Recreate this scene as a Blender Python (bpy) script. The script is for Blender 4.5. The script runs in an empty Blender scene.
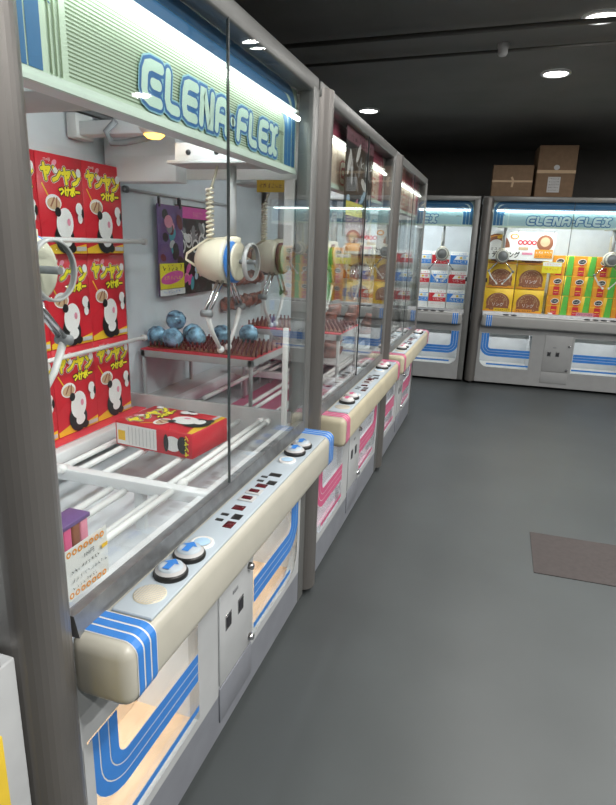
import bpy, bmesh, math, random
from mathutils import Vector, Matrix, geometry
random.seed(7)
C = bpy.context.scene.collection
PI = math.pi
# ------------------------------------------------------------------ camera, world, exposure
F_PX, YAW, PITCH, ROLL, CAM_H = 578.2, -0.3077, -0.2696, 0.0345, 1.4693
sc = bpy.context.scene
cd = bpy.data.cameras.new('camera'); cam = bpy.data.objects.new('camera', cd); C.objects.link(cam)
fw = Vector((math.sin(YAW)*math.cos(PITCH), math.cos(YAW)*math.cos(PITCH), math.sin(PITCH)))
rt = Vector((math.cos(YAW), -math.sin(YAW), 0)); up = rt.cross(fw)
r2 = rt*math.cos(ROLL)+up*math.sin(ROLL); u2 = -rt*math.sin(ROLL)+up*math.cos(ROLL)
m = Matrix((r2, u2, -fw)).transposed().to_4x4(); m.translation = (0, 0, CAM_H)
cam.matrix_world = m
cd.sensor_fit = 'HORIZONTAL'; cd.sensor_width = 36; cd.lens = 36*F_PX/616; cd.clip_start = .02
sc.camera = cam
w = bpy.data.worlds.new('world'); sc.world = w; w.use_nodes = True
w.node_tree.nodes['Background'].inputs[0].default_value = (.9, .95, 1, 1)
w.node_tree.nodes['Background'].inputs[1].default_value = .02
sc.view_settings.view_transform = 'Standard'; sc.view_settings.look = 'None'
sc.view_settings.exposure = 0.0; sc.view_settings.gamma = 1
sc.view_settings.use_curve_mapping = False
sc.cycles.transparent_max_bounces = 24; sc.cycles.max_bounces = 8
sc.cycles.caustics_reflective = False; sc.cycles.caustics_refractive = False
sc.cycles.sample_clamp_indirect = 4

# ------------------------------------------------------------------ materials
def nt_of(name):
    mt = bpy.data.materials.new(name); mt.use_nodes = True
    return mt, mt.node_tree.nodes, mt.node_tree.links
def P(name, col, rough=.5, metal=0, var=.06, scale=12, bump=0, trans=0, emit=None, es=0):
    mt, n, l = nt_of(name); b = n['Principled BSDF']
    b.inputs['Roughness'].default_value = rough; b.inputs['Metallic'].default_value = metal
    tc = n.new('ShaderNodeTexCoord'); nz = n.new('ShaderNodeTexNoise'); nz.inputs['Scale'].default_value = scale
    nz.inputs['Detail'].default_value = 5
    l.new(tc.outputs['Object'], nz.inputs['Vector'])
    r = n.new('ShaderNodeValToRGB')
    r.color_ramp.elements[0].position = .35; r.color_ramp.elements[1].position = .65
    r.color_ramp.elements[0].color = tuple(min(1, c*(1-var)) for c in col)+(1,)
    r.color_ramp.elements[1].color = tuple(min(1, c*(1+var)) for c in col)+(1,)
    l.new(nz.outputs['Fac'], r.inputs['Fac']); l.new(r.outputs['Color'], b.inputs['Base Color'])
    if bump:
        bp = n.new('ShaderNodeBump'); bp.inputs['Strength'].default_value = bump; bp.inputs['Distance'].default_value = .003
        l.new(nz.outputs['Fac'], bp.inputs['Height']); l.new(bp.outputs['Normal'], b.inputs['Normal'])
    if emit: b.inputs['Emission Color'].default_value = emit+(1,); b.inputs['Emission Strength'].default_value = es
    return mt
def G(name, tint=(.97, .985, .98), refl=1.0, ior=1.45):
    mt, n, l = nt_of(name); n.remove(n['Principled BSDF'])
    t = n.new('ShaderNodeBsdfTransparent'); t.inputs[0].default_value = tint+(1,)
    g = n.new('ShaderNodeBsdfGlossy'); g.inputs['Roughness'].default_value = .015; g.inputs[0].default_value = (refl, refl, refl, 1)
    lw = n.new('ShaderNodeLayerWeight'); lw.inputs['Blend'].default_value = .5
    pw = n.new('ShaderNodeMath'); pw.operation = 'POWER'; pw.inputs[1].default_value = 5     # Schlick's law, the same from both sides
    l.new(lw.outputs['Facing'], pw.inputs[0])
    r0 = ((ior-1)/(ior+1))**2
    f = n.new('ShaderNodeMath'); f.operation = 'MULTIPLY_ADD'; f.inputs[1].default_value = 1-r0; f.inputs[2].default_value = r0
    l.new(pw.outputs[0], f.inputs[0])
    mx = n.new('ShaderNodeMixShader')
    l.new(f.outputs[0], mx.inputs[0]); l.new(t.outputs[0], mx.inputs[1]); l.new(g.outputs[0], mx.inputs[2])
    l.new(mx.outputs[0], n['Material Output'].inputs[0]); return mt
def E(name, col, s):
    mt, n, l = nt_of(name); n.remove(n['Principled BSDF'])
    e = n.new('ShaderNodeEmission'); e.inputs[0].default_value = col+(1,); e.inputs[1].default_value = s
    l.new(e.outputs[0], n['Material Output'].inputs[0]); return mt
def T(name, col, tr=.5):       # translucent plastic sheet for the backlit signs
    mt, n, l = nt_of(name); n.remove(n['Principled BSDF'])
    d = n.new('ShaderNodeBsdfDiffuse'); d.inputs[0].default_value = col+(1,)
    t = n.new('ShaderNodeBsdfTranslucent'); t.inputs[0].default_value = col+(1,)
    mx = n.new('ShaderNodeMixShader'); mx.inputs[0].default_value = tr
    l.new(d.outputs[0], mx.inputs[1]); l.new(t.outputs[0], mx.inputs[2]); l.new(mx.outputs[0], n['Material Output'].inputs[0]); return mt
M = dict(
    pillar=P('brushed grey pillar', (.21, .2, .19), .34, .55, .05, 3), frame=P('grey frame paint', (.2, .205, .2), .4, .3),
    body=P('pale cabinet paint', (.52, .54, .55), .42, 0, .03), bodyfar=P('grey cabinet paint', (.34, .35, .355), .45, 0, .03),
    kick=P('grey kick plate', (.25, .265, .3), .42, .1, .05),
    cream=P('cream moulded plastic', (.57, .555, .475), .28, 0, .03), creamy=P('yellowed cream plastic', (.6, .55, .4), .32, 0, .05),
    greyrail=P('grey moulded plastic', (.36, .365, .36), .35, 0, .03),
    plate=P('pale blue control plate', (.52, .6, .66), .3, 0, .03), rail=P('worn metal sill', (.3, .31, .32), .35, .7, .12, 30),
    white=P('white paint', (.82, .83, .84), .4, 0, .03), wall=P('cabinet lining', (.72, .75, .78), .6, 0, .03),
    tubew=P('white plastic tube', (.86, .86, .85), .28, 0, .02), dark=P('black plastic', (.025, .025, .03), .35),
    grey=P('mid grey', (.25, .26, .27), .4), chrome=P('chrome', (.7, .7, .72), .15, 1, .02),
    ivory=P('ivory crane shell', (.82, .76, .6), .25, 0, .03), blue=P('blue print', (.045, .24, .7), .35),
    navy=P('dark blue print', (.02, .1, .3), .35), pink=P('pink print', (.7, .12, .27), .35), yellow=P('yellow print', (.85, .6, .05), .4),
    wood=P('pale wood tray', (.8, .56, .36), .5, 0, .12, 6), red=P('red print', (.62, .02, .035), .38, 0, .03),
    redcloth=P('red sheet', (.8, .05, .08), .5), ink=P('black print', (.015, .015, .015), .4), wht=P('white print', (.85, .85, .83), .4, 0, .02),
    yel=P('bright yellow print', (.9, .78, .03), .4), org=P('orange print', (.85, .33, .03), .4), ylo=P('golden yellow print', (.88, .55, .03), .4),
    brown=P('brown print', (.28, .1, .05), .4), green=P('green print', (.12, .5, .07), .4), lbl=P('pale blue print', (.45, .66, .85), .4),
    purple=P('purple print', (.15, .08, .24), .4), rose=P('rose print', (.8, .3, .4), .4), magenta=P('magenta print', (.75, .08, .4), .4),
    dusty=P('dusty pink print', (.25, .1, .13), .4), lilac=P('pale lilac tray', (.66, .55, .6), .5), tan=P('tan print', (.6, .42, .25), .45), lgrey=P('light grey print', (.55, .55, .55), .45), teal=P('teal print', (.05, .35, .42), .4),
    card=P('cardboard', (.25, .16, .095), .75, 0, .08, 20), darkred=P('dark red plastic', (.16, .02, .025), .4),  # cardboard colour darkened to stand in for the dimmer room light there
    disp=P('dark red display', (.1, .01, .015), .15), ball=P('blue crinkled wrap', (.22, .4, .7), .2, .1, .85, 26, .6),
    bag=P('brown glossy wrap', (.3, .1, .07), .25, 0, .7, 16, .5), cord=P('grey cord', (.55, .56, .54), .5),
    glass=G('glass'), acry=G('clear acrylic', (.96, .98, .985), .9, 1.3), edge=P('glass edge strip', (.06, .07, .07), .3),
    tube=E('fluorescent tube', (.93, 1, .9), 9), lens=E('lamp lens', (1, .98, .94), 18), amber=E('amber lamp lens', (1, .5, .08), 7),
    sgreen=P('pale green sign sheet', (.62, .78, .62), .45, 0, .02), sline=P('olive sign line', (.16, .24, .13), .45, 0, .02), sblue=P('blue sign band', (.03, .17, .38), .45, 0, .02),
    slight=P('light sign stripe', (.75, .9, .8), .45, 0, .02), slogo=P('logo blue', (.015, .15, .42), .45, 0, .02), shalo=P('logo pale blue', (.3, .6, .72), .45, 0, .02),
    sfill=P('logo pale fill', (.62, .85, .74), .45, 0, .02), scream=P('pale cream sign sheet', (.8, .74, .6), .45, 0, .02), spink=P('pink sign band', (.5, .1, .17), .45, 0, .02),
    slogop=P('logo red', (.6, .05, .1), .45, 0, .02), spline=P('pale pink line', (.6, .4, .32), .45, 0, .02), sbl=P('pale blue sign sheet', (.6, .8, .85), .45, 0, .02),
)

# ------------------------------------------------------------------ mesh builder
class MB:
    def __init__(s): s.v = []; s.f = []; s.m = []; s.sm = []; s.mats = []
    def mi(s, k):
        if k not in s.mats: s.mats.append(k)
        return s.mats.index(k)
    def add(s, vs, fs, mat, smooth=False):
        o = len(s.v); s.v += [tuple(x) for x in vs]; i = s.mi(mat)
        for f in fs: s.f.append([o+k for k in f]); s.m.append(i); s.sm.append(smooth)
        return s
    def bm(s, b, mat, smooth=False):
        b.verts.index_update()
        s.add([v.co.copy() for v in b.verts], [[v.index for v in f.verts] for f in b.faces], mat, smooth); b.free(); return s
    def box(s, a, b, mat, bev=0, seg=2):
        (x0, y0, z0), (x1, y1, z1) = a, b
        q = bmesh.new(); bmesh.ops.create_cube(q, size=1)
        for v in q.verts: v.co = ((x0+x1)/2+v.co.x*(x1-x0), (y0+y1)/2+v.co.y*(y1-y0), (z0+z1)/2+v.co.z*(z1-z0))
        if bev: bmesh.ops.bevel(q, geom=list(q.edges), offset=bev, segments=seg, profile=.5, affect='EDGES')
        return s.bm(q, mat, bool(bev))
    def tube(s, pts, r, mat, n=12, cap=True, rs=None):
        pts = [Vector(p) for p in pts]; vs = []; fs = []; prev = None
        for i, p in enumerate(pts):
            d = (pts[min(i+1, len(pts)-1)]-pts[max(i-1, 0)]).normalized()
            if prev is None:
                a = Vector((0, 0, 1)) if abs(d.z) < .9 else Vector((1, 0, 0)); x = d.cross(a).normalized()
            else: x = (prev-d*prev.dot(d)).normalized()
            prev = x; y = d.cross(x); rr = rs[i] if rs else r
            for k in range(n):
                t = 2*PI*k/n; vs.append(p+x*math.cos(t)*rr+y*math.sin(t)*rr)
        for i in range(len(pts)-1):
            for k in range(n): fs.append([i*n+k, i*n+(k+1) % n, (i+1)*n+(k+1) % n, (i+1)*n+k])
        s.add(vs, fs, mat, True)
        if cap:
            o = len(vs)-n
            s.add(vs[:n][::-1], [list(range(n))], mat); s.add(vs[o:], [list(range(n))], mat)
        return s
    def lathe(s, prof, o, ax, mat, n=28):   # prof of (r, t) along axis ax from o
        o = Vector(o); ax = Vector(ax).normalized(); a = Vector((0, 0, 1)) if abs(ax.z) < .9 else Vector((1, 0, 0))
        x = ax.cross(a).normalized(); y = ax.cross(x); vs = []; fs = []
        for r, t in prof:
            for k in range(n):
                q = 2*PI*k/n; vs.append(o+ax*t+x*math.cos(q)*r+y*math.sin(q)*r)
        for i in range(len(prof)-1):
            for k in range(n): fs.append([i*n+k, i*n+(k+1) % n, (i+1)*n+(k+1) % n, (i+1)*n+k])
        return s.add(vs, fs, mat, True)
    def prism(s, poly, M4, h, mat):         # polygon (x,y) extruded along local z by h
        n = len(poly); vs = [M4 @ Vector((x, y, 0)) for x, y in poly]+[M4 @ Vector((x, y, h)) for x, y in poly]
        return s.add(vs, [list(range(n))[::-1], list(range(n, 2*n))]+[[i, (i+1) % n, n+(i+1) % n, n+i] for i in range(n)], mat)
    def quad(s, a, b, c, d, mat): return s.add([a, b, c, d], [[0, 1, 2, 3]], mat)
    def build(s, name, parent=None, label=None):
        me = bpy.data.meshes.new(name); me.from_pydata(s.v, [], s.f); me.update()
        for k in s.mats: me.materials.append(M[k])
        for p, i, q in zip(me.polygons, s.m, s.sm): p.material_index = i; p.use_smooth = q
        b = bmesh.new(); b.from_mesh(me)
        bmesh.ops.remove_doubles(b, verts=b.verts, dist=1e-6)
        b.to_mesh(me); b.free()
        o = bpy.data.objects.new(name, me); C.objects.link(o)
        if parent: o.parent = parent
        if label: o['label'] = label
        return o
def rot_to(o, xa, ya):                     # frame with x along xa and y along ya (print drawn on its x,y; normal = xa x ya)
    xa = Vector(xa); ya = Vector(ya); z = xa.cross(ya)
    q = Matrix((xa, ya, z)).transposed().to_4x4(); q.translation = Vector(o); return q
_txt = {}
def text_polys(body, offset):
    k = (body, offset)
    if k not in _txt:
        c = bpy.data.curves.new('t', 'FONT'); c.body = body; c.offset = offset; c.resolution_u = 1
        c.align_x = 'CENTER'; c.align_y = 'CENTER'
        o = bpy.data.objects.new('t', c); C.objects.link(o); bpy.context.view_layer.update()
        me = bpy.data.meshes.new_from_object(o)
        _txt[k] = ([v.co.copy() for v in me.vertices], [list(p.vertices) for p in me.polygons])
        bpy.data.objects.remove(o); bpy.data.meshes.remove(me); bpy.data.curves.remove(c)
    return _txt[k]
def ring_offsets(rad, n=10): return [(rad*math.cos(2*PI*k/n), rad*math.sin(2*PI*k/n)) for k in range(n)]
class Art:
    """flat print laid on a surface; every later shape lies a hair above the one before"""
    def __init__(s, frame, step=.00025, start=.0004, mb=None):
        s.F = frame; s.mb = mb or MB(); s.h = start; s.step = step
    def lay(s): s.h += s.step; return s
    def poly(s, pts, mat):
        s.mb.add([s.F @ Vector((x, y, s.h)) for x, y in pts], [list(range(len(pts)))], mat); return s.lay()
    def rect(s, x0, y0, x1, y1, mat): return s.poly([(x0, y0), (x1, y0), (x1, y1), (x0, y1)], mat)
    def ell(s, x, y, rx, ry, mat, a=0, n=20, t0=0, t1=2*PI):
        ca, sa = math.cos(a), math.sin(a); p = []
        for k in range(n+(0 if t1-t0 > 6.28 else 1)):
            t = t0+(t1-t0)*k/n; ex, ey = rx*math.cos(t), ry*math.sin(t); p.append((x+ex*ca-ey*sa, y+ex*sa+ey*ca))
        return s.poly(p, mat)
    def ring(s, x, y, r, wd, mat, n=20): return s.stroke([(x+r*math.cos(2*PI*k/n), y+r*math.sin(2*PI*k/n)) for k in range(n+1)], wd, mat)
    def stroke(s, pts, wd, mat, caps=False):
        ps = [Vector((a, b)) for a, b in pts]; L = []; R_ = []
        for i, p in enumerate(ps):
            d0 = (ps[i]-ps[i-1]).normalized() if i else None
            d1 = (ps[i+1]-ps[i]).normalized() if i < len(ps)-1 else None
            if (ps[0]-ps[-1]).length < 1e-7 and (d0 is None or d1 is None):
                d0 = (ps[-1]-ps[-2]).normalized(); d1 = (ps[1]-ps[0]).normalized()
            d0 = d0 or d1; d1 = d1 or d0
            t = (d0+d1)
            t = t.normalized() if t.length > 1e-6 else d0
            nn = Vector((-t.y, t.x)); k = wd/2/max(.35, abs(nn.dot(Vector((-d0.y, d0.x)))))
            L.append(p+nn*k); R_.append(p-nn*k)
        n = len(ps); vs = [s.F @ Vector((q.x, q.y, s.h)) for q in L+R_]
        s.mb.add(vs, [[i, n+i, n+i+1, i+1] for i in range(n-1)], mat)
        if caps:
            for p in (ps[0], ps[-1]):
                s.mb.add([s.F @ Vector((p.x+wd/2*math.cos(q*PI/6), p.y+wd/2*math.sin(q*PI/6), s.h+s.step*.3)) for q in range(12)], [list(range(12))], mat)
        return s.lay()
    def fat(s, body, x, y, size, mat, rad, sx=1, a=0):      # lettering thickened by rad
        h0 = s.h
        for i, (dx, dy) in enumerate([(0, 0)]+ring_offsets(rad)):
            s.h = h0+i*2e-6; s.text(body, x+dx, y+dy, size, mat, 0, sx, a)
        s.h = h0+s.step; return s
    def text(s, body, x, y, size, mat, off=0, sx=1, a=0):
        v, f = text_polys(body, 0); ca, sa = math.cos(a), math.sin(a)
        s.mb.add([s.F @ Vector((x+p.x*size*sx*ca-p.y*size*sa, y+p.x*size*sx*sa+p.y*size*ca, s.h)) for p in v], f, mat); return s.lay()
    def build(s, name, parent=None, label=None): return s.mb.build(name, parent, label)
def arc(cx, cy, r, t0, t1, n=8): return [(cx+r*math.cos(t0+(t1-t0)*k/n), cy+r*math.sin(t0+(t1-t0)*k/n)) for k in range(n+1)]
def thing(name, label, cat, loc=(0, 0, 0), rz=0, group=None, mat=None):
    o = bpy.data.objects.new(name, None); C.objects.link(o); o.empty_display_size = .1
    if mat is not None: o.matrix_world = mat
    else: o.location = loc; o.rotation_euler = (0, 0, rz)
    return tag(o, label, cat, group)
def tag(o, label, cat, group=None):
    o['label'] = label; o['category'] = cat
    if group: o['group'] = group
    return o
def struct(mb, name): o = mb.build(name); o['kind'] = 'structure'; return o
def light(name, kind, loc, power, size=None, rot=(0, 0, 0), col=(1, 1, 1), parent=None, sy=None):
    d = bpy.data.lights.new(name, kind); d.energy = power; d.color = col
    if kind == 'AREA':
        d.size = size
        if sy: d.shape = 'RECTANGLE'; d.size_y = sy
        else: d.shape = 'DISK'
    o = bpy.data.objects.new(name, d); C.objects.link(o); o.location = loc; o.rotation_euler = rot
    if parent: o.parent = parent
    return o

# ------------------------------------------------------------------ room
H = 2.70
M['conduit'] = P('black painted conduit', (.1, .098, .09), .6)
M['floor'] = P('dark vinyl floor', (.06, .068, .07), .42, 0, .07, 2.2, .05)
M['ceil'] = P('black ceiling', (.2, .196, .186), .8, 0, .08, 2)
M['roomwall'] = P('charcoal wall', (.19, .185, .175), .75, 0, .08, 2)
b = MB().box((-5, -3, -.1), (5, 8.6, 0), 'floor'); struct(b, 'floor')
b = MB().box((-5, -3, H), (5, 8.6, H+.1), 'ceil'); struct(b, 'ceiling')
b = MB().box((-5, 8.5, 0), (5, 8.6, H), 'roomwall'); struct(b, 'wall_back')
b = MB().box((-5, -3, 0), (-4.9, 8.5, H), 'roomwall'); struct(b, 'wall_left')
b = MB().box((4.9, -3, 0), (5, 8.5, H), 'roomwall'); struct(b, 'wall_right')
b = MB().box((-4.9, -3, 0), (4.9, -2.9, H), 'roomwall'); struct(b, 'wall_front')
LAMPS = [(-1.37, 5.9, 'recessed downlight above the far end of the near machine row', 14),
         (.21, 4.93, 'round recessed downlight in the middle of the dark ceiling', 34),
         (.36, 3.87, 'round recessed downlight in the top right corner of the ceiling', 34),
         (.50, 2.78, 'recessed downlight over the aisle nearer than the one in the corner', 34),
         (.64, 1.7, 'recessed downlight over the aisle beside the viewer', 30),
         (.78, .6, 'recessed downlight over the aisle just behind the viewer', 34),
         (.95, -.6, 'recessed downlight over the aisle well behind the viewer', 34),
         (1.9, 4.93, 'recessed downlight on the far side of the aisle past the bare cartons', 30),
         (1.9, 2.8, 'recessed downlight on the right of the aisle', 30),
         (1.9, .6, 'recessed downlight on the right of the aisle near the viewer', 34),
         (3.4, 3.8, 'added fill lamp far to the right, past the aisle', 34),  # this and the next are unseen lamps added to brighten the machine fronts
         (3.4, 1.6, 'added fill lamp far to the right, nearer the viewer', 34)]
for x, y, lab, pw in LAMPS:
    t = thing('ceiling_lamp', lab, 'ceiling lamp', (x, y, H), 0, 'ceiling downlights')
    MB().lathe([(.105, 0), (.105, -.008), (.09, -.014), (.082, -.01), (.08, 0)], (0, 0, -.0005), (0, 0, 1), 'white', 32).build('trim_ring', t)
    MB().lathe([(.0001, -.008), (.04, -.0085), (.08, -.006), (.082, -.002)], (0, 0, 0), (0, 0, 1), 'lens', 32).build('lens', t)
    sp = light('downlight', 'SPOT', (0, 0, -.02), pw*2.9, None, (0, 0, 0), (1, .97, .93), t)
    sp.data.spot_size = math.radians(82); sp.data.spot_blend = 1; sp.data.shadow_soft_size = .07
    light('downlight_spill', 'AREA', (0, 0, -.02), pw*((.33 if y > 1 else .8) if x < 1 else .95), .15, (0, 0, 0), (1, .97, .93), t)
tag(MB().tube([(-3.5, 4.42, H-.03), (3.5, 4.08, H-.03)], .010, 'conduit', 10).build('ceiling_conduit'), 'thin dark conduit across the ceiling, with the small sensor beneath it', 'pipe', 'ceiling conduits')
tag(MB().tube([(-3.5, 3.92, H-.045), (3.5, 3.68, H-.045)], .014, 'conduit', 10).build('ceiling_conduit'), 'dark conduit across the ceiling nearest the viewer', 'pipe', 'ceiling conduits')
t = thing('ceiling_sensor', 'small grey sensor hanging under the ceiling conduit', 'sensor', (-.147, 4.22, H))
MB().lathe([(.0001, -.07), (.022, -.068), (.03, -.055), (.03, -.03), (.035, -.02), (.035, -.001)], (0, 0, 0), (0, 0, 1), 'lgrey', 20).build('sensor_head', t)
b = MB(); b.prism([(.307, 2.65), (.9, 2.67), (.9, 3.09), (.305, 3.075)], Matrix.Identity(4), .0035, 'grey')
M['floormat'] = P('dark brown grey mat', (.045, .038, .037), .85, 0, .1, 40, .3)
b.mats = ['floormat']
tag(b.build('floor_mat'), 'dark rectangular mat lying on the aisle floor', 'mat')

# ------------------------------------------------------------------ claw machine
THEME = dict(
    blue=dict(band='blue', cap='cream', sheet='sgreen', line='sline', sband='sblue', slog='slogo', halo='shalo', fill='sfill', crane='blue'),
    pink=dict(band='pink', cap='creamy', sheet='scream', line='spline', sband='spink', slog='slogop', halo='spline', fill='scream', crane='darkred'),
    yellow=dict(band='yellow', cap='cream', sheet='scream', line='spline', sband='spline', slog='slogop', halo='spline', fill='scream', crane='yellow'),
    far=dict(band='blue', cap='greyrail', sheet='sbl', line='shalo', sband='sblue', slog='slogo', halo='shalo', fill='sbl', crane='grey'))
# strokes of the sign's rounded letters on a 1 x 1.25 cell
GLYPH = {
 'C': (.95, [[(.95, 1.25), (.35, 1.25), (.1, 1.15), (0, .9), (0, .35), (.1, .1), (.35, 0), (.95, 0)], [(.5, .63), (.85, .63)]]),
 'L': (.7, [[(0, 1.25), (0, .3), (.1, .08), (.3, 0), (.7, 0)]]),
 'E': (.85, [[(.85, 1.25), (.3, 1.25), (.08, 1.15), (0, .9), (0, .35), (.08, .1), (.3, 0), (.85, 0)], [(0, .63), (.8, .63)]]),
 'N': (.85, [[(0, 0), (0, 1.25), (.2, 1.25), (.65, 0), (.85, 0), (.85, 1.25)]]),
 'A': (.9, [[(0, 0), (0, .9), (.1, 1.15), (.35, 1.25), (.6, 1.25), (.82, 1.13), (.9, .9), (.9, 0)], [(0, .5), (.9, .5)]]),
 '-': (.25, [[(.05, .6), (.2, .6)]]),
 'F': (.8, [[(0, 0), (0, .9), (.08, 1.15), (.3, 1.25), (.8, 1.25)], [(0, .6), (.7, .6)]]),
 'X': (.85, [[(0, 1.25), (.18, 1.25), (.38, 1.02), (.38, .23), (.18, 0), (0, 0)], [(.85, 1.25), (.67, 1.25), (.47, 1.02), (.47, .23), (.67, 0), (.85, 0)]]),
}
def logo(art, u0, z0, width, height, th):
    word = 'CLENA-FLEX'; gap = .46; tot = sum(GLYPH[c][0] for c in word)+gap*(len(word)-1)
    sx = width/tot; sy = height/1.25; paths = []; x = 0
    for c in word:
        wd, st = GLYPH[c]
        for p in st: paths.append([(u0+(x+a)*sx+.12*(bb-.6)*sx, z0+bb*sy) for a, bb in p])
        x += wd+gap
    for wd, mat in ((.50, th['halo']), (.42, th['slog']), (.26, th['fill'])):
        h0 = art.h
        for p in paths:
            art.stroke(p, wd*sx*1.35, mat, True); art.h = h0+art.step*.01*(paths.index(p))
        art.h = h0+art.step*1.5
def glyph_row(art, x0, x1, y, hgt, mat, seed=0, n=8):        # a line of small lettering too fine to read
    r = random.Random(seed); d = (x1-x0)/n
    for i in range(n):
        cx = x0+d*(i+.5)
        for k in range(3):
            a = (cx+(r.random()-.5)*d*.7, y+(r.random()-.5)*hgt); bb = (cx+(r.random()-.5)*d*.7, y+(r.random()-.5)*hgt)
            h0 = art.h; art.stroke([a, bb], hgt*.14, mat); art.h = h0+1e-6
    art.lay()
def crane(par, uc, disc_d, th, beam=True, dz=0, sc_=1.0):
    """grab with a drum body whose axis points at the player"""
    d0 = disc_d; z = 1.40+dz
    dr = MB().lathe([(.0001, .205), (.03, .203), (.055, .185), (.068, .15), (.076, .12), (.076, .09), (.072, .08), (.05, .077), (.0001, .077)], (uc, d0, z), (0, 1, 0), 'ivory')
    dr.lathe([(.0001, .046), (.058, .046), (.064, .049), (.064, .054), (.0001, .054)], (uc, d0, z), (0, 1, 0), 'ivory')
    dr.box((uc-.022, d0+.09, z-.078), (uc+.022, d0+.15, z-.05), 'dark', .004)
    body = dr.build('crane_body', par)
    MB().lathe([(.0001, .076), (.066, .076), (.071, .072), (.071, .059), (.066, .055), (.0001, .055)], (uc, d0, z), (0, 1, 0), th['crane']).build('colour_ring', body, th['crane'].replace('grey', 'grey')+' ring around the front of the crane')
    f = MB().lathe([(.0001, .0), (.02, -.004), (.045, -.002), (.056, .004), (.06, .008), (.06, .014), (.05, .018), (.0001, .02)], (uc, d0, z), (0, 1, 0), 'acry')
    f.lathe([(.056, -.002), (.059, -.004), (.062, 0), (.062, .009), (.059, .012), (.056, .010)], (uc, d0, z), (0, 1, 0), 'lgrey' if th['crane'] != 'grey' else 'wht')
    f.tube([(uc, d0-.012, z), (uc, d0+.05, z)], .008, 'grey', 10)
    if th['crane'] == 'grey':
        f.lathe([(.0001, -.012), (.03, -.012), (.036, -.004), (.052, -.001)], (uc, d0, z), (0, 1, 0), 'grey')
    f.build('front_disc', body)
    MB().tube([(uc, d0+.075, z+.06), (uc, d0+.075, 1.71)], .015, 'lgrey', 16).lathe([(.03, 0), (.03, .015), (.017, .02)], (uc, d0+.075, z+.062), (0, 0, 1), 'ivory').build('column', body)
    pts = []
    for k in range(150):
        t = k/149; a = t*2*PI*11
        pts.append((uc-.012+math.cos(a)*.011, d0+.15+math.sin(a)*.011, z+.075+t*.16))
    pts = [(uc-.01, d0+.14, z+.06)]+pts+[(uc-.012, d0+.13, z+.27), (uc-.01, d0+.12, z+.31)]
    MB().tube(pts, .0042, 'ivory', 6).build('coiled_cord', body)
    hp = [(uc, d0+.07, z+.075), (uc-.01, d0+.16, z+.07), (uc-.02, d0+.235, z+.02), (uc-.02, d0+.24, z), (uc-.015, d0+.205, z-.02)]
    MB().tube(hp, .0045, 'ivory', 8).build('wire_handle', body)
    for s in (-1, 1):
        a = MB(); p0 = (uc+s*.03, d0+.1, z-.055); p1 = (uc+s*.13, d0+.105, z-.165); p2 = (uc+s*.03, d0+.105, z-.30)
        for q in (-.009, .009): a.tube([(p0[0], p0[1]+q, p0[2]), (p1[0], p1[1]+q, p1[2])], .0055, 'chrome', 8)
        a.lathe([(.0001, -.018), (.012, -.018), (.012, .018), (.0001, .018)], p1, (0, 1, 0), 'grey', 14)
        a.tube([p1, ((p1[0]+p2[0])/2+s*.012, p1[1], (p1[2]+p2[2])/2), p2], .008, 'tubew', 10, True, [.009, .008, .006])
        a.lathe([(.0001, -.012), (.012, -.006), (.012, .006), (.0001, .012)], p2, (1, 0, 0), 'tubew', 12)
        a.build('claw_arm', body)
    c = MB().box((uc-.06, d0-.055, 1.71), (uc+.06, d0+.25, 1.765), 'white', .004)
    for q in (0, .1, .2): c.lathe([(.0001, -.006), (.007, -.005), (.009, 0)], (uc-.06, d0+q, 1.735), (1, 0, 0), 'dark', 12)
    c.box((uc-.075, d0-.07, 1.70), (uc+.075, d0+.27, 1.71), 'lgrey', .002)
    c.build('carriage', par)
    if beam:
        MB().box((uc-.03, .09, 1.80), (uc+.03, .80, 1.845), 'white', .003).box((uc-.045, .78, 1.79), (uc+.045, .82, 1.87), 'wht', .003).build('cross_beam', par)
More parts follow.
